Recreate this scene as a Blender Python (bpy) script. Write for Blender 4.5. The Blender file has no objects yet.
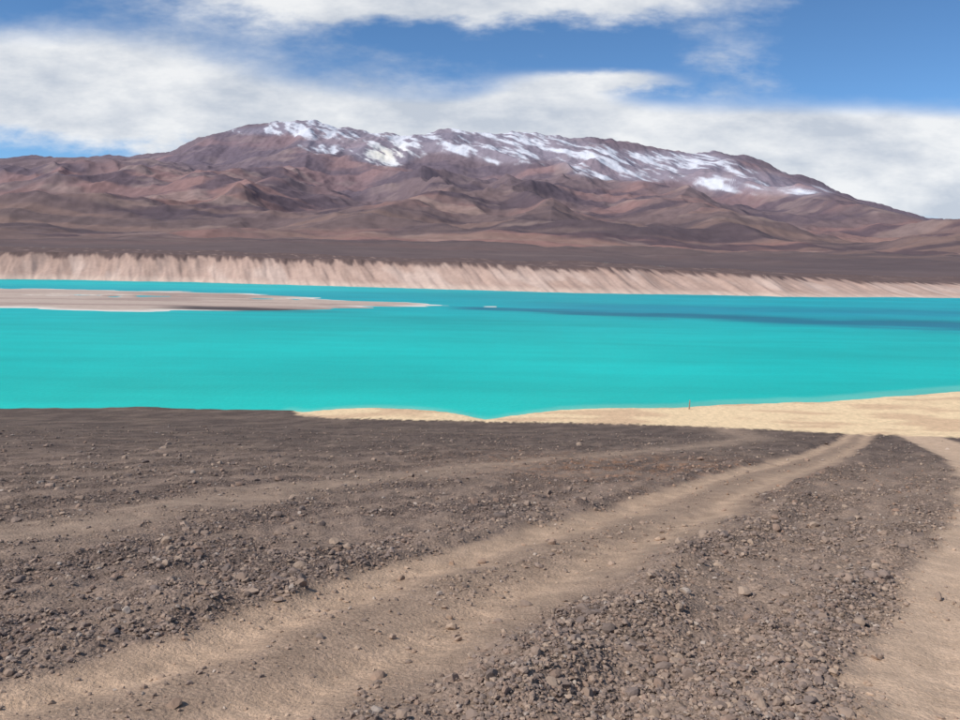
import bpy, math
import numpy as np
rng=np.random.default_rng(7)
scene=bpy.context.scene
CAM_H=14.0

# ---------------------------------------------------------------- noise
_p=np.concatenate([np.random.default_rng(3).permutation(256)]*2).astype(np.int64)
_g=np.random.default_rng(5).uniform(0,2*np.pi,256)
_gx,_gy=np.cos(_g),np.sin(_g)
def pn(x,y,s=0):
    x=np.asarray(x,float)+s*17.31; y=np.asarray(y,float)+s*9.77
    xi=np.floor(x).astype(np.int64); yi=np.floor(y).astype(np.int64)
    xf=x-xi; yf=y-yi
    u=xf*xf*xf*(xf*(xf*6-15)+10); v=yf*yf*yf*(yf*(yf*6-15)+10)
    def gr(a,b,dx,dy):
        h=_p[(_p[a&255]+b)&255]
        return _gx[h]*dx+_gy[h]*dy
    n00=gr(xi,yi,xf,yf); n10=gr(xi+1,yi,xf-1,yf)
    n01=gr(xi,yi+1,xf,yf-1); n11=gr(xi+1,yi+1,xf-1,yf-1)
    return ((n00*(1-u)+n10*u)*(1-v)+(n01*(1-u)+n11*u)*v)*1.5
def fbm(x,y,o=4,s=0,gain=.5):
    r=0;a=1
    for i in range(o):
        r=r+a*pn(x*2**i,y*2**i,s+i); a*=gain
    return r
def ridged(x,y,o=5,s=0,gain=.5):
    r=0;a=1;w=1;t=0
    for i in range(o):
        n=(1-np.abs(pn(x*2**i,y*2**i,s+i)))**2
        r=r+a*n*w; w=np.clip(n*1.3,0,1); t+=a; a*=gain
    return r/t
def sstep(a,b,x):
    t=np.clip((x-a)/(b-a),0,1); return t*t*(3-2*t)
def smax(a,b,k):
    return 0.5*(a+b+np.sqrt((a-b)**2+k*k))
def C(r,g,b): return np.array([r,g,b])
def mixc(c,col,m): return c*(1-m[...,None])+col*m[...,None]

def grid_mesh(name,X,Y,Z,col,mat,smooth=True,alpha=None):
    ny,nx=X.shape
    me=bpy.data.meshes.new(name)
    me.vertices.add(nx*ny)
    me.vertices.foreach_set('co',np.stack([X,Y,Z],-1).astype(np.float32).ravel())
    i=np.arange(nx*ny).reshape(ny,nx)
    q=np.stack([i[:-1,:-1],i[:-1,1:],i[1:,1:],i[1:,:-1]],-1).reshape(-1)
    nf=(nx-1)*(ny-1)
    me.loops.add(nf*4); me.polygons.add(nf)
    me.loops.foreach_set('vertex_index',q.astype(np.int32))
    me.polygons.foreach_set('loop_start',np.arange(0,nf*4,4,dtype=np.int32))
    me.update(calc_edges=True)
    me.polygons.foreach_set('use_smooth',np.full(nf,smooth))
    a=me.attributes.new('Col','FLOAT_COLOR','POINT')
    c4=np.ones((ny*nx,4),np.float32); c4[:,:3]=np.clip(col,0,1).reshape(-1,3)
    if alpha is not None: c4[:,3]=np.clip(alpha,0,1).ravel()
    a.data.foreach_set('color',c4.ravel())
    me.materials.append(mat)
    ob=bpy.data.objects.new(name,me); scene.collection.objects.link(ob)
    return ob

# ---------------------------------------------------------------- materials
def attr_mat(name,rough=0.95,spec=0.12,scales=((60,.25),),bump=None,det=3,pebbles=False):
    m=bpy.data.materials.new(name); m.use_nodes=True
    n=m.node_tree.nodes; l=m.node_tree.links
    b=n['Principled BSDF']; b.inputs['Roughness'].default_value=rough
    b.inputs['Specular IOR Level'].default_value=spec
    at=n.new('ShaderNodeAttribute'); at.attribute_name='Col'
    tc=n.new('ShaderNodeTexCoord')
    cur=at.outputs['Color']
    for sc,am in scales:
        nz=n.new('ShaderNodeTexNoise'); nz.inputs['Scale'].default_value=sc
        nz.inputs['Detail'].default_value=det; nz.inputs['Roughness'].default_value=.65
        l.new(tc.outputs['Object'],nz.inputs['Vector'])
        mr=n.new('ShaderNodeMapRange')
        mr.inputs['From Min'].default_value=.3; mr.inputs['From Max'].default_value=.7
        mr.inputs['To Min'].default_value=1-am; mr.inputs['To Max'].default_value=1+am
        l.new(nz.outputs['Fac'],mr.inputs['Value'])
        vm=n.new('ShaderNodeVectorMath'); vm.operation='MULTIPLY'
        l.new(cur,vm.inputs[0]); l.new(mr.outputs['Result'],vm.inputs[1]); cur=vm.outputs['Vector']
    h=None
    if pebbles:
        def mt(op,a,b2):
            q=n.new('ShaderNodeMath'); q.operation=op
            for i,vv in enumerate((a,b2)):
                if isinstance(vv,(int,float)): q.inputs[i].default_value=vv
                else: l.new(vv,q.inputs[i])
            return q.outputs[0]
        vo=n.new('ShaderNodeTexVoronoi'); vo.inputs['Scale'].default_value=26
        l.new(tc.outputs['Object'],vo.inputs['Vector'])
        sx=n.new('ShaderNodeSeparateColor'); l.new(vo.outputs['Color'],sx.inputs[0])
        k=mt('ADD',mt('MULTIPLY',mt('MULTIPLY',mt('SUBTRACT',sx.outputs[0],.45),.8),at.outputs['Alpha']),1.0)
        edge=mt('SUBTRACT',1.0,mt('MULTIPLY',mt('MULTIPLY',vo.outputs['Distance'],.5),at.outputs['Alpha']))
        vm=n.new('ShaderNodeVectorMath'); vm.operation='MULTIPLY'
        l.new(cur,vm.inputs[0]); l.new(mt('MULTIPLY',k,edge),vm.inputs[1]); cur=vm.outputs['Vector']
        h=mt('MULTIPLY',mt('MULTIPLY',mt('SUBTRACT',.7,vo.outputs['Distance']),mt('ADD',sx.outputs[1],.2)),mt('MULTIPLY',at.outputs['Alpha'],1.2))
    l.new(cur,b.inputs['Base Color'])
    if bump:
        nz=n.new('ShaderNodeTexNoise'); nz.inputs['Scale'].default_value=bump[0]
        nz.inputs['Detail'].default_value=3; nz.inputs['Roughness'].default_value=.7
        l.new(tc.outputs['Object'],nz.inputs['Vector'])
        bp=n.new('ShaderNodeBump'); bp.inputs['Distance'].default_value=bump[1]
        bp.inputs['Strength'].default_value=1
        hh=nz.outputs['Fac']
        if h is not None: hh=mt('ADD',hh,h)
        l.new(hh,bp.inputs['Height']); l.new(bp.outputs['Normal'],b.inputs['Normal'])
    return m
mat_ground=attr_mat('gravel_soil',scales=((3,.12),(28,.2)),bump=(22,.025),pebbles=True)
mat_rock=attr_mat('stone',rough=.9,scales=())
mat_bank=attr_mat('eroded_clay',scales=((.4,.08),))
mat_mtn=attr_mat('mountain_rock',scales=((.02,.10),))
mat_sand=attr_mat('pale_sand',scales=((.5,.08),))

# ---------------------------------------------------------------- near ground
SX=[-1500,-200,-80,-42.2,-29.4,-16.9,-15.6,-12.5,-9,-4,-1.5,.7,2.9,7.7,15.7,26.4,37.9,46.7,55.5,80,150,400,1500]
SY=[40,60,72,73.4,74.7,74.4,73.8,76.4,77.2,76.3,74.1,72.0,74.3,77.8,80.1,83.5,87,91.9,95.7,108,140,190,260]
def shore(x): return np.interp(x,SX,SY)+pn(x*.22,x*0,33)*.7+pn(x*.8,x*0,34)*.25
BX=[-1500,-18,-15.5,-12,-5,0,10,18.7,24.6,28.4,36.9,60,1500]
BY=[400,78,72,69.8,69.6,70.4,69.0,67.8,65.6,64.2,62.2,58,55]
def sandline(x): return np.interp(x,BX,BY)
ML=([-60,0,4,6.77,7.87,10.17,12.86,19.3,27,44.6,60,80],[-50,-9,-5.8,-3.85,-3.06,-2.0,-.45,2.89,7.27,17.4,26.0,37])
MR=([-60,0,4,5.72,6.35,8.47,11.1,14.9,22.4,40.5,60,80],[-46,-6,-2.6,-1.18,-.65,.55,1.95,4.03,7.9,18.2,28.6,39.6])
RL=([-60,0,4,5.9,7.95,10.8,18.6,30,45,60,80],[-18,.2,1.9,2.75,3.75,5.53,10.6,17.5,25,31,38])
LT=([-60,0,13.6,20.2,32.5,42,60],[-30,-14,-7.8,-5.5,.9,8.2,20])
def ip(t,y): return np.interp(y,t[0],t[1])
def masks(x,y):
    w=pn(x*.5,y*.5,31)*.24+pn(x*1.7,y*1.7,32)*.14+pn(x*5,y*5,35)*.07
    xl=ip(ML,y); xr=ip(MR,y); t=(x+w-xl)/(xr-xl)
    main=sstep(-.06,.06,t)*(1-sstep(.94,1.07,t))
    rl=ip(RL,y); t2=(x+w-rl)/3.2
    right=sstep(-.08,.10,t2)*(1-sstep(.95,1.1,t2))
    lt=ip(LT,y); d=(x+w*2-lt)/(1.0+.01*y)
    left=np.exp(-d*d)*sstep(8,11,y)
    return main,t,right,t2,left,rl
def height(x,y):
    sl=11.8-.177*y
    s=shore(x)
    main,t,right,t2,left,rl=masks(x,y)
    land=smax(sl,(s-y)*.035,.9)-.12
    dirt=1-np.clip(main+right+left*.6,0,1)*.85
    near=1-sstep(55,72,y)
    rough=fbm(x*.9,y*.9,3,1)*.075+fbm(x*3.2,y*3.2,3,2)*.04+np.abs(fbm(x*8,y*8,2,3))*.028
    z=land+rough*dirt*near
    z=z+fbm(x*.12,y*.12,2,8)*.10*near
    clump=.6+.8*pn(x*.8,y*.8,12)
    z=z+.17*clump*np.exp(-((t+.18)/.14)**2)*near
    z=z+.18*clump*np.exp(-((t-1.2)/.16)**2)*near
    z=z+.14*clump*np.exp(-((t2+.2)/.16)**2)*near
    z=z-.07*np.exp(-((t-.2)/.12)**2)*near-.07*np.exp(-((t-.74)/.12)**2)*near
    z=z-.06*np.exp(-((t2-.25)/.13)**2)*near
    # small lugs pressed by tyres along the ruts
    along=x*.55+y*.83
    z=z+.008*np.sin(along*26+3*pn(x,y,5))*(np.exp(-((t-.2)/.09)**2)+np.exp(-((t-.74)/.09)**2)+np.exp(-((t2-.25)/.09)**2))*(1-sstep(14,25,y))
    under=np.clip(y-s,0,400); z=z-under*.12
    return np.maximum(z,-4)
def clumps(x,y):
    a=x*.83-y*.56; b=x*.56+y*.83
    return fbm(a*.75,b*.28,4,51)
def ground_color(x,y):
    main,t,right,t2,left,rl=masks(x,y)
    cl=clumps(x,y)
    n1=fbm(x*.35,y*.35,4,21); n2=fbm(x*2,y*2,3,22); n4=fbm(x*.15,y*.6,4,24)
    c=np.broadcast_to(C(.225,.162,.128),x.shape+(3,)).copy()
    c=mixc(c,C(.285,.208,.16),(1-sstep(-.35,.12,cl+.3*n2))*.7)
    c=mixc(c,C(.165,.122,.102),sstep(.0,.5,cl)*.55)
    c=mixc(c,C(.132,.098,.083),sstep(24,50,y+12*n1)*.8)
    c=mixc(c,C(.24,.175,.135),sstep(.0,.45,n4)*sstep(13,28,y)*.55)
    rt=sstep(.0,1,x-ip(MR,y))*(1-sstep(20,50,y))
    c=mixc(c,C(.33,.24,.18),rt*.5)
    red=np.exp(-((x-6)/6)**2-((y-33)/7)**2)*sstep(-.1,.4,n2)
    c=mixc(c,C(.34,.18,.10),red*.6)
    c=mixc(c,C(.36,.26,.19),left*.7)
    rut=np.clip(np.exp(-((t-.16)/.15)**2)+np.exp(-((t-.74)/.13)**2)*.75,0,1)
    c=mixc(c,C(.34,.24,.172),main*.9)
    c=mixc(c,C(.50,.35,.24),main*rut*np.clip(.85+.3*n2,0,1))
    c=mixc(c,C(.54,.385,.268),right*.95)
    sl=sandline(x)
    sand=sstep(-.5,.5,y-sl+n2*.8)
    sc=mixc(np.broadcast_to(C(.76,.57,.35),x.shape+(3,)).copy(),C(.62,.43,.27),sstep(-.1,.4,fbm(x*.1,y*.25,3,40)))
    c=c*(1-sand[...,None])+sc*sand[...,None]
    wet=sstep(-.5,.0,y-shore(x)-.15+n2*.2)*(sand)
    c=mixc(c,C(.45,.37,.26),wet*.5)
    global GA
    GA=(1-.75*np.clip(main,0,1)*(1-.5*np.exp(-((t-.45)/.14)**2)))*(1-.88*right)*(1-.5*left)*(1-sand)*(.5+.5*sstep(-.3,.15,cl+.2*n2))
    return np.clip(c*(1+.12*n2[...,None]),0,1)
ys=np.concatenate([np.linspace(-60,2.8,40),np.exp(np.arange(np.log(3),np.log(125),.0078)),np.linspace(127,420,40)])
tt=np.arange(-6.3,6.3,.0105); xs=5*np.sinh(tt); xs=xs[np.abs(xs)<1400]
X,Y=np.meshgrid(xs,ys); Z=height(X,Y)
gc=ground_color(X,Y)
grid_mesh('gravel_ground',X,Y,Z,gc,mat_ground,alpha=GA)

# ---------------------------------------------------------------- stones
import bmesh
def ico(sub):
    bm=bmesh.new(); bmesh.ops.create_icosphere(bm,subdivisions=sub,radius=1)
    v=np.array([p.co[:] for p in bm.verts]); f=np.array([[p.index for p in q.verts] for q in bm.faces]); bm.free()
    return v,f
def rocks(name,n,sub,smin,med,smaxr,ymax,seed):
    r=np.random.default_rng(seed)
    N=n*6
    t=r.random(N); y=1/(1/3.6-t*(1/3.6-1/ymax))
    x=r.uniform(-1,1,N)*(.68*y+1.2)
    main,tm,right,t2,left,rl=masks(x,y)
    cl=clumps(x,y)
    p=.14+.86*sstep(-.25,.3,cl)
    between=(tm>1.0)&(t2<0)
    p=np.where(between,p*1.0+.15,p)
    p=np.where(tm<0,p*.85+.45*np.exp(-((tm+.2)/.2)**2),p)
    p*=1-.93*main*(1-.4*np.exp(-((tm-.45)/.15)**2)); p*=1-.97*right; p*=1-.7*left
    keep=(r.random(N)<p)&(y<sandline(x)-1)
    x=x[keep][:n]; y=y[keep][:n]; N=len(x)
    s=np.clip(med*np.exp(r.normal(0,.6,N)),smin,smaxr)*(np.maximum(y,6)/6)**.5
    v,f=ico(sub); nv=len(v)
    P=np.repeat(v[None],N,0)
    for k in range(4):
        d=r.normal(size=(N,3)); d/=np.linalg.norm(d,axis=1)[:,None]
        h=r.uniform(.35,.8,N)
        dot=np.einsum('nij,nj->ni',P,d)
        ex=np.clip(dot-h[:,None],0,None)
        P=P-ex[...,None]*d[:,None,:]
    P*=(1+r.uniform(-.1,.1,(N,nv,1)))
    P*=np.stack([r.uniform(.75,1.3,N),r.uniform(.7,1.1,N),r.uniform(.45,.85,N)],-1)[:,None,:]
    a=r.uniform(0,2*np.pi,N); b=r.normal(0,.35,N)
    ca,sa,cb,sb=np.cos(a),np.sin(a),np.cos(b),np.sin(b)
    R=np.zeros((N,3,3)); R[:,0,0]=ca;R[:,0,1]=-sa*cb;R[:,0,2]=sa*sb
    R[:,1,0]=sa;R[:,1,1]=ca*cb;R[:,1,2]=-ca*sb;R[:,2,1]=sb;R[:,2,2]=cb
    P=np.einsum('nij,nkj->nki',R,P)*s[:,None,None]
    z=height(x,y)+s*.2
    P+=np.stack([x,y,z],-1)[:,None,:]
    base=np.array([[.21,.162,.14],[.30,.222,.175],[.14,.115,.108],[.38,.285,.215],[.25,.17,.13],[.42,.36,.31]])
    ci=r.choice(6,N,p=[.25,.24,.2,.14,.13,.04]); col=base[ci]*r.uniform(.8,1.2,(N,1))
    rr=np.exp(-((x-6)/7)**2-((y-33)/8)**2)*.5>r.random(N)
    col[rr]=col[rr]*.5+np.array([.27,.12,.06])*.5
    gr=ground_color(x,y); col=col*.6+gr*.4
    me=bpy.data.meshes.new(name)
    me.vertices.add(N*nv); me.vertices.foreach_set('co',P.astype(np.float32).ravel())
    F=(f[None]+(np.arange(N)*nv)[:,None,None]).reshape(-1)
    nf=len(F)//3
    me.loops.add(nf*3); me.polygons.add(nf)
    me.loops.foreach_set('vertex_index',F.astype(np.int32))
    me.polygons.foreach_set('loop_start',np.arange(0,nf*3,3,dtype=np.int32))
    me.update(calc_edges=True)
    me.polygons.foreach_set('use_smooth',np.zeros(nf,bool))
    at=me.attributes.new('Col','FLOAT_COLOR','POINT')
    c4=np.ones((N,nv,4),np.float32); c4[...,:3]=col[:,None,:]; at.data.foreach_set('color',c4.ravel())
    me.materials.append(mat_rock)
    ob=bpy.data.objects.new(name,me); scene.collection.objects.link(ob)
rocks('gravel',70000,1,.006,.013,.032,64,1)
rocks('loose_stones',3500,2,.018,.026,.065,55,2)

# ---------------------------------------------------------------- lake
def water_col(x,y):
    base=np.broadcast_to(C(.001,.45,.405),x.shape+(3,)).copy()
    base=mixc(base,C(.003,.345,.385),sstep(110,280,y))
    base=mixc(base,C(.015,.52,.43),(1-sstep(72,110,y))*.5)
    cy=np.interp(x,[-30,0,32,70,113,200,500],[236,231,219,207,195,180,150])
    hw=np.interp(x,[-15,0,40,113,200],[.5,8,18,27,30])
    n=fbm(x*.03,y*.1,4,61)
    d=np.abs(y-cy+n*9)
    m=(1-sstep(.1,1.3,d/np.maximum(hw,.1)))*sstep(-22,3,x)
    base=mixc(base,C(.010,.10,.18),m*.8)
    cy2=np.interp(x,[0,60,140,300],[245,245,245,250])
    m2=(1-sstep(.2,1.2,np.abs(y-cy2+n*9)/28))*sstep(-5,40,x)
    base=mixc(base,C(.010,.19,.29),m2*.6)
    m3=(1-sstep(0,9,np.abs(y-205+n*5)))*(1-sstep(-45,-20,x))*sstep(-95,-60,x)
    base=mixc(base,C(.02,.2,.22),m3*.6)
    far=sstep(300,345,y)*(1-sstep(-120,50,x)); base=mixc(base,C(.015,.50,.48),far*.6)
    edge=(1-sstep(.2,2.2,y-shore(x)))*(x>-18)
    base=mixc(base,C(.16,.52,.42),edge*.6)
    base*=(1+.13*fbm(x*.008,y*.03,4,63)[...,None]+.08*fbm(x*.03,y*.2,3,64)[...,None])
    return base
xw=np.concatenate([[-6000,-3000,-1500,-800],np.linspace(-420,420,841),[800,1500,3000,6000]])
yw=np.concatenate([[30,50],np.linspace(60,110,101)[:-1],np.linspace(110,460,351)])
X,Y=np.meshgrid(xw,yw)
m=attr_mat('milky_turquoise_water',rough=.45,spec=.08,scales=((.12,.04),(2.5,.06)),bump=(1.5,.06))
grid_mesh('lake_water',X,Y,np.zeros_like(X),water_col(X,Y),m)

# sandbar in the lake
xb=np.linspace(-420,5,520); yb=np.linspace(185,325,260)
X,Y=np.meshgrid(xb,yb)
yf=np.interp(X,[-420,-115,-89,-61,-35,-15,-3],[200,199,195,203,222,234,241])
yk=np.interp(X,[-420,-175,-100,-70,-41,-15,-3],[308,303,299,284,262,248,241.5])
n=fbm(X*.03,Y*.06,4,71)
s=np.minimum(Y-yf,yk-Y)+n*6
Z=np.clip(s*.025,-.8,.35)+n*.03
ch=np.abs(Y-(262+X*.03+n*14)); Z=Z-.5*(1-sstep(2,6,ch))*sstep(-.35,.1,n+.1)
c=np.broadcast_to(C(.46,.36,.30),X.shape+(3,)).copy()
c=mixc(c,C(.66,.61,.54),1-sstep(.02,.2,Z))
c=mixc(c,C(.36,.27,.23),sstep(0,.5,fbm(X*.02,Y*.08,3,72)))
dk=(1-sstep(3,8,np.abs(Y-210+n*4)))*sstep(-85,-70,X)*(1-sstep(-45,-30,X))
c=mixc(c,C(.09,.075,.075),dk)
grid_mesh('sandbar',X,Y,Z,c,mat_sand)

# ---------------------------------------------------------------- far land
def bank_toe(x): return np.interp(x,[-2500,-500,-229,-135,-33,40,130,212,400,2500],[430,405,396,402,366,352,350,368,390,430])+pn(x*.02,x*0,81)*5+pn(x*.11,x*0,82)*2.0
def bank_top(x): return np.interp(x,[-2500,-229,-135,-33,50,95,130,212,400,2500],[14.2,13.2,13.1,11.7,10.9,10.1,8.6,6.2,5,5])+pn(x*.025,x*0,83)*.5
def plateau(x,y):
    z=bank_top(x)+np.clip(y-430,0,None)*.021
    return z+fbm(x*.004,y*.004,4,85)*np.clip((y-430)*.01,0,12)+fbm(x*.03,y*.03,3,86)*.6
def bank_h(x,y):
    toe=bank_toe(x); P=plateau(x,y)
    g=ridged((x+.5*(y-toe))*.085,y*.012,3,88)
    g2=fbm((x+.4*(y-toe))*.3,y*.05,3,89)
    wid=26+8*pn(x*.03,x*0,87)
    t=np.clip((y-toe+ (g-.55)*1.8+g2*.8)/wid,-.5,1)
    prof=np.where(t<0,t*.6,np.where(t<.35,t*.8,.28+(t-.35)*1.108))
    return np.where(t>=1,P,prof*P)-.02,t,g,g2
xb=np.concatenate([np.linspace(-2500,-340,200),np.linspace(-338,338,1400),np.linspace(340,2500,200)])
yb=np.concatenate([np.linspace(325,450,170),np.linspace(452,524,30)])
X,Y=np.meshgrid(xb,yb); Z,t,g,g2=bank_h(X,Y)
c=np.broadcast_to(C(.44,.31,.255),X.shape+(3,)).copy()
c=mixc(c,C(.30,.20,.16),sstep(.0,.5,fbm((X+.6*Y)*.1,Y*.015,4,91)+.25*g2)*.4)
c=mixc(c,C(.55,.43,.37),sstep(.15,.5,fbm((X+.6*Y)*.05,Y*.02,3,92))*.5)
c=mixc(c,C(.33,.22,.18),sstep(.5,.85,t)*.45)
c=mixc(c,C(.57,.44,.36),(1-sstep(.04,.3,t))*.7)
top=sstep(.80,.97,t+g2*.15); c=mixc(c,C(.125,.085,.078),top)
grid_mesh('eroded_bank',X,Y,Z,c,mat_bank)

RX=[-11700,-7365,-5199,-4549,-3899,-3249,-2924,-2599,-2166,-1841,-1462,-866,-433,0,325,866,1300,1841,2166,2491,2816,3249,3791,4224,4657,5199,6715,9960]
RZ=[660,880,1006,1039,1040,1105,1317,1387,1460,1465,1407,1331,1393,1379,1406,1329,1346,1249,1189,1227,1158,1003,815,664,561,430,285,180]
def mtn(x,y):
    P=plateau(x,y)
    wx=fbm(x*.0006,y*.0006,3,101)*450*(1-sstep(7800,9000,y))
    R=np.interp(x+wx,RX,RZ)+fbm(x*.004,y*.001,4,102)*30
    t=np.clip((y-2300)/(9000-2300),0,1)
    g=t**1.55*.8+.2*sstep(.6,1,t)
    main=P+(R-P)*g
    back=np.clip(y-9000,0,None); main=main-back*.5
    rd=ridged(x*.00075+.16*pn(y*.0009,x*.0009,7),y*.0005,5,104,.40)
    amp=270*np.clip(np.sin(np.pi*np.clip(t,0,1)),0,1)**.8
    amp=amp*np.clip(R/1200,.35,1)
    z=main+(rd-.5)*amp
    z=z+fbm(x*.0035,y*.0022,4,106,.5)*18*sstep(.05,.3,t)*(1-.6*sstep(.9,1,t))
    for hx,hy,hz,sx,sy in ((433,6000,560,600,900),(-3300,6500,700,1900,900),(-1250,5600,460,800,800),(900,5000,235,900,700),(2000,5600,330,1300,800),(-2300,4300,240,1600,600),(-500,4300,190,700,500)):
        wxx=x+220*pn(x*.0012,y*.0012,int(hz)%13)
        r2=((wxx-hx)/sx)**2+((y-hy)/sy)**2
        h=P+(hz-80)*np.exp(-r2*.9)*(1+.26*(ridged(x*.002,y*.002,3,int(hz)%29)-.5))
        d=h-z
        z=z+.5*(d+np.sqrt(d*d+45*45))*(1-sstep(1.5,4,r2))
    cap=14+(np.interp(x*9000/y,RX,RZ)-14)*y/9000
    lim=cap-6
    k=30.0
    zl=0.5*(z+lim-np.sqrt((z-lim)**2+k*k))
    z=np.where(y<8700,np.where(t>.3,np.minimum(zl,lim),z),z)
    return z,t,rd
us=np.concatenate([np.linspace(-1.3,-.68,110)[:-1],np.linspace(-.68,.68,1250),np.linspace(.68,1.3,110)[1:]])
ym=np.concatenate([np.exp(np.linspace(np.log(520),np.log(2400),90))[:-1],np.linspace(2400,9100,430),np.linspace(9150,10500,12)])
U,Y=np.meshgrid(us,ym); X=U*Y
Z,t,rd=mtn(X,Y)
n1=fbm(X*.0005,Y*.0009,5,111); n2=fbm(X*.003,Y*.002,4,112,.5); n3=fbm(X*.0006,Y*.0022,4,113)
c=np.broadcast_to(C(.155,.108,.105),X.shape+(3,)).copy()
c=mixc(c,C(.265,.15,.13),sstep(-.1,.4,n1+.25*n2)*.85)
c=mixc(c,C(.078,.058,.070),sstep(-.05,.3,n3+.25*n2)*.85)  # broad dark rock patches, with cloud shadow painted into the albedo
c=mixc(c,C(.32,.23,.195),sstep(.3,.7,fbm(X*.0018,Y*.003,4,115)+.3*n1)*.55)
c=mixc(c,C(.12,.088,.085),(1-sstep(1200,3600,Y+1500*n1))*.75)
lower=sstep(600,2500,Y)*(1-sstep(3500,5000,Y)); c=mixc(c,C(.23,.15,.125),lower*sstep(0,.4,fbm(X*.0006,Y*.004,3,117))*.6)
c=mixc(c,C(.10,.073,.085),(1-sstep(.35,.62,rd))*sstep(.2,.5,t)*.35)  # darker hollows between ridges, shade put into the rock colour
c=mixc(c,C(.205,.17,.22),sstep(2500,9000,Y)*.45)  # distance haze painted in: albedo turns bluish mauve further off
el=(Z-14)/Y*9000+14; xe=X/Y*9000
def blob(cx,cz,sx,sz): return np.exp(-((xe-cx)/sx)**2-((el-cz)/sz)**2)
w=sum(a*blob(cx,cz,sx,sz) for a,cx,cz,sx,sz in (
 (1.1,-1900,1410,380,80),(.9,-1450,1310,420,85),(1.8,-1050,1120,260,95),(1.1,-620,1250,430,85),(.8,-250,1370,450,50),(.75,500,1370,600,55),
 (.55,-2500,1340,300,50),(.6,-1700,1180,320,90),(.5,-100,1200,380,90),(.5,250,1100,350,90),(.8,700,1240,450,110),(.8,1150,1110,350,130),(1.1,1700,950,500,70),(.75,1800,1120,350,90),(.8,2350,1100,400,110),(.6,2500,880,300,120),(.65,3000,900,350,140),(.5,3500,800,400,80)))
streak=.8*(ridged(X*.0045+Z*.004,Y*.0012,4,131,.6)-.5)+.8*fbm(X*.0045+Z*.006,Z*.004,5,133,.65)
snow=sstep(.38,1.0,w*.72+streak*1.3*np.clip(w*2.0,0,1))
c=mixc(c,C(.33,.31,.38),sstep(.12,.6,w)*.4)
c=mixc(c,C(.64,.66,.72),snow*.85)
cream=blob(-1050,1120,240,100); c=mixc(c,C(.82,.77,.67),snow*cream)
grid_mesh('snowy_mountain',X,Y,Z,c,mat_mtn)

# ---------------------------------------------------------------- wooden stake by the water
bm=bmesh.new()
def prism(bm,x0,y0,zs,rs,n=7,lean=(0,0)):
    rings=[]
    for z,r in zip(zs,rs):
        ring=[]
        for i in range(n):
            a=2*math.pi*i/n
            k=1+.12*math.sin(3*a+z*5)
            ring.append(bm.verts.new((x0+lean[0]*z+r*k*math.cos(a),y0+lean[1]*z+r*k*math.sin(a),z)))
        rings.append(ring)
    for a,b in zip(rings[:-1],rings[1:]):
        for i in range(n): bm.faces.new((a[i],a[(i+1)%n],b[(i+1)%n],b[i]))
    bm.faces.new(rings[-1]); bm.faces.new(rings[0][::-1])
prism(bm,0,0,(-.3,.0,.4,.75,.86,.9),(.05,.055,.05,.047,.04,.015),lean=(.06,0))
prism(bm,0,0,(.55,.58,.61),(.06,.066,.06),lean=(.06,0))
me=bpy.data.meshes.new('wooden_stake'); bm.to_mesh(me); bm.free()
wm=bpy.data.materials.new('weathered_wood'); wm.use_nodes=True
wn=wm.node_tree.nodes; wz=wn.new('ShaderNodeTexNoise'); wz.inputs['Scale'].default_value=18
wr=wn.new('ShaderNodeValToRGB'); wr.color_ramp.elements[0].color=(.20,.11,.07,1); wr.color_ramp.elements[1].color=(.46,.28,.19,1)
wm.node_tree.links.new(wz.outputs['Fac'],wr.inputs[0]); wm.node_tree.links.new(wr.outputs[0],wn['Principled BSDF'].inputs['Base Color'])
wn['Principled BSDF'].inputs['Roughness'].default_value=.9
me.materials.append(wm)
st=bpy.data.objects.new('wooden_stake',me); scene.collection.objects.link(st)
px,py=20.0,78.5; st.location=(px,py,float(height(np.array([px]),np.array([py]))[0]))

# ---------------------------------------------------------------- sky
SUN_EL=45; SUN_AZ=-118
world=bpy.data.worlds.new('World'); scene.world=world; world.use_nodes=True
nt=world.node_tree; N=nt.nodes; L=nt.links
bg=N['Background']; out=N['World Output']
sky=N.new('ShaderNodeTexSky'); sky.sky_type='NISHITA'; sky.sun_disc=False
sky.sun_elevation=math.radians(SUN_EL); sky.sun_rotation=math.radians(SUN_AZ)
sky.altitude=3500; sky.air_density=1.0; sky.dust_density=.25; sky.ozone_density=2.8
tint=N.new('ShaderNodeVectorMath'); tint.operation='MULTIPLY'; tint.inputs[1].default_value=(.82,1.10,1.24)
L.new(sky.outputs['Color'],tint.inputs[0]); L.new(tint.outputs[0],bg.inputs['Color']); bg.inputs['Strength'].default_value=.108
def M(op,a,b=None,c=None,clamp=False):
    n=N.new('ShaderNodeMath'); n.operation=op; n.use_clamp=clamp
    for i,v in enumerate((a,b,c)):
        if v is None: continue
        if isinstance(v,(int,float)): n.inputs[i].default_value=v
        else: L.new(v,n.inputs[i])
    return n.outputs[0]
tc=N.new('ShaderNodeTexCoord'); sp=N.new('ShaderNodeSeparateXYZ'); L.new(tc.outputs['Generated'],sp.inputs[0])
yy=M('MAXIMUM',sp.outputs['Y'],.12)
u=M('DIVIDE',sp.outputs['X'],yy); v=M('DIVIDE',sp.outputs['Z'],yy)
cb=N.new('ShaderNodeCombineXYZ'); L.new(u,cb.inputs[0]); L.new(M('MULTIPLY',v,2.4),cb.inputs[1])
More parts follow.
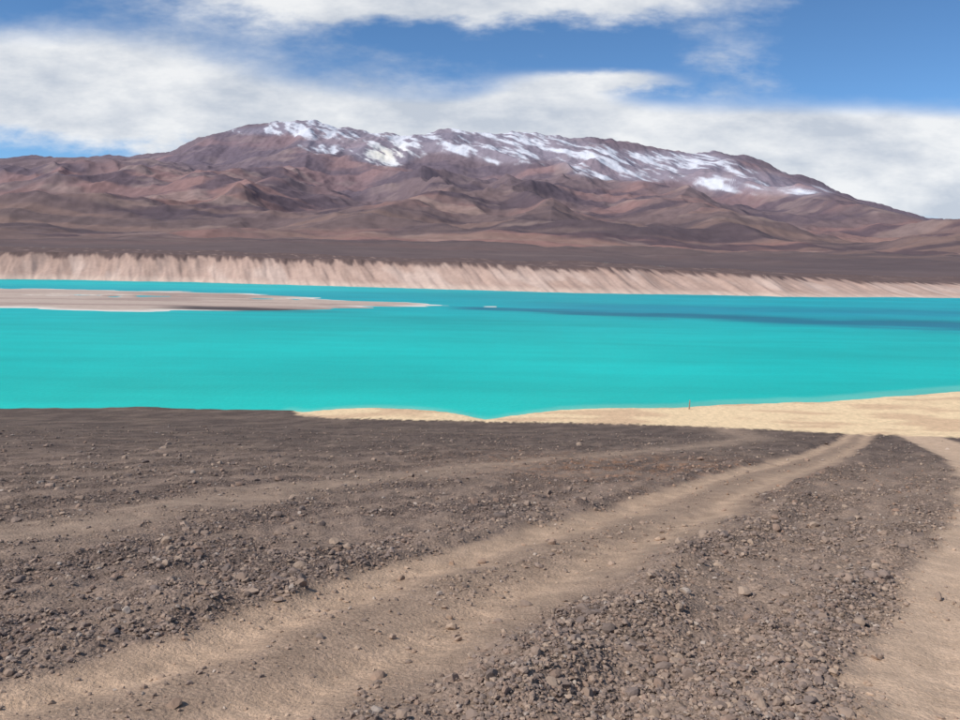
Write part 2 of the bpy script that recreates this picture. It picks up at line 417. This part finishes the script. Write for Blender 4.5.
def noise(sc,det,ro,off=0,vec=None):
    n=N.new('ShaderNodeTexNoise'); n.inputs['Scale'].default_value=sc; n.inputs['Detail'].default_value=det
    n.inputs['Roughness'].default_value=ro
    mp=N.new('ShaderNodeMapping'); mp.inputs['Location'].default_value=(off,off*.7,off*.3)
    L.new(vec or cb.outputs[0],mp.inputs['Vector']); L.new(mp.outputs[0],n.inputs['Vector'])
    return n.outputs['Fac']
nA=noise(7,8,.60,3.1); nC=noise(3,2,.5,1.7)
ud=M('ADD',u,M('MULTIPLY',M('SUBTRACT',nC,.5),.12)); vd=M('ADD',v,M('MULTIPLY',M('SUBTRACT',nA,.5),.05))
blobs=[(-.53,.205,.36,.064,1.35),(-.30,.160,.22,.034,1.0),(-.036,.318,.25,.034,2.1),(.126,.215,.085,.013,1.3),(.08,.192,.06,.014,1.1),
       (.27,.140,.40,.040,1.8),(.54,.108,.27,.060,1.8),(.02,.162,.2,.024,.9),(.27,.255,.07,.03,.5),(-1.3,.25,.4,.2,1.0),(1.2,.3,.4,.1,1.0)]
acc=None
for (a,b,sa,sb,w) in blobs:
    e=M('ADD',M('POWER',M('ABSOLUTE',M('DIVIDE',M('SUBTRACT',ud,a),sa)),2.0),M('POWER',M('ABSOLUTE',M('DIVIDE',M('SUBTRACT',vd,b),sb)),2.0))
    f=M('MULTIPLY',M('EXPONENT',M('MULTIPLY',e,-1.0)),w)
    acc=f if acc is None else M('ADD',acc,f)
nG=noise(2.2,3,.55,5.5,tc.outputs['Generated'])
gen=M('MULTIPLY',M('SUBTRACT',nG,.45,clamp=True),M('LESS_THAN',sp.outputs['Y'],.35))
acc=M('ADD',acc,M('MULTIPLY',gen,5.0))
dens=M('ADD',acc,M('MULTIPLY',M('SUBTRACT',nA,.5),1.6))
mr=N.new('ShaderNodeMapRange'); mr.interpolation_type='SMOOTHSTEP'
mr.inputs['From Min'].default_value=.22; mr.inputs['From Max'].default_value=1.1
mr.inputs['To Max'].default_value=.96
L.new(dens,mr.inputs['Value'])
shade=N.new('ShaderNodeMapRange'); shade.inputs['From Min'].default_value=.35; shade.inputs['From Max'].default_value=.62
L.new(noise(7,5,.6,14.2),shade.inputs['Value'])
cc=N.new('ShaderNodeMix'); cc.data_type='RGBA'
cc.inputs['A'].default_value=(.56,.61,.69,1); cc.inputs['B'].default_value=(.90,.91,.92,1)
L.new(shade.outputs[0],cc.inputs['Factor'])
bg2=N.new('ShaderNodeBackground'); L.new(cc.outputs['Result'],bg2.inputs['Color']); bg2.inputs['Strength'].default_value=1.0
ms=N.new('ShaderNodeMixShader'); L.new(mr.outputs[0],ms.inputs[0]); L.new(bg.outputs[0],ms.inputs[1]); L.new(bg2.outputs[0],ms.inputs[2])
L.new(ms.outputs[0],out.inputs['Surface'])

sd=bpy.data.lights.new('sun','SUN'); sd.energy=4.5; sd.angle=math.radians(.5); sd.color=(1,.95,.88)
so=bpy.data.objects.new('sun',sd); scene.collection.objects.link(so)
from mathutils import Vector
az=math.radians(SUN_AZ); el_=math.radians(SUN_EL)
dirv=Vector((math.sin(az)*math.cos(el_),math.cos(az)*math.cos(el_),math.sin(el_)))
so.rotation_euler=dirv.to_track_quat('Z','Y').to_euler(); so.location=(0,0,60)

# ---------------------------------------------------------------- camera
cd=bpy.data.cameras.new('camera'); cam=bpy.data.objects.new('camera',cd); scene.collection.objects.link(cam)
cd.sensor_width=36; cd.lens=831/960*36; cd.shift_y=-102/960; cd.clip_start=.1; cd.clip_end=60000
cam.location=(0,0,CAM_H); cam.rotation_euler=(math.radians(90),math.radians(-1.0),0)
scene.camera=cam
scene.view_settings.view_transform='Standard'; scene.view_settings.look='None'; scene.view_settings.exposure=0
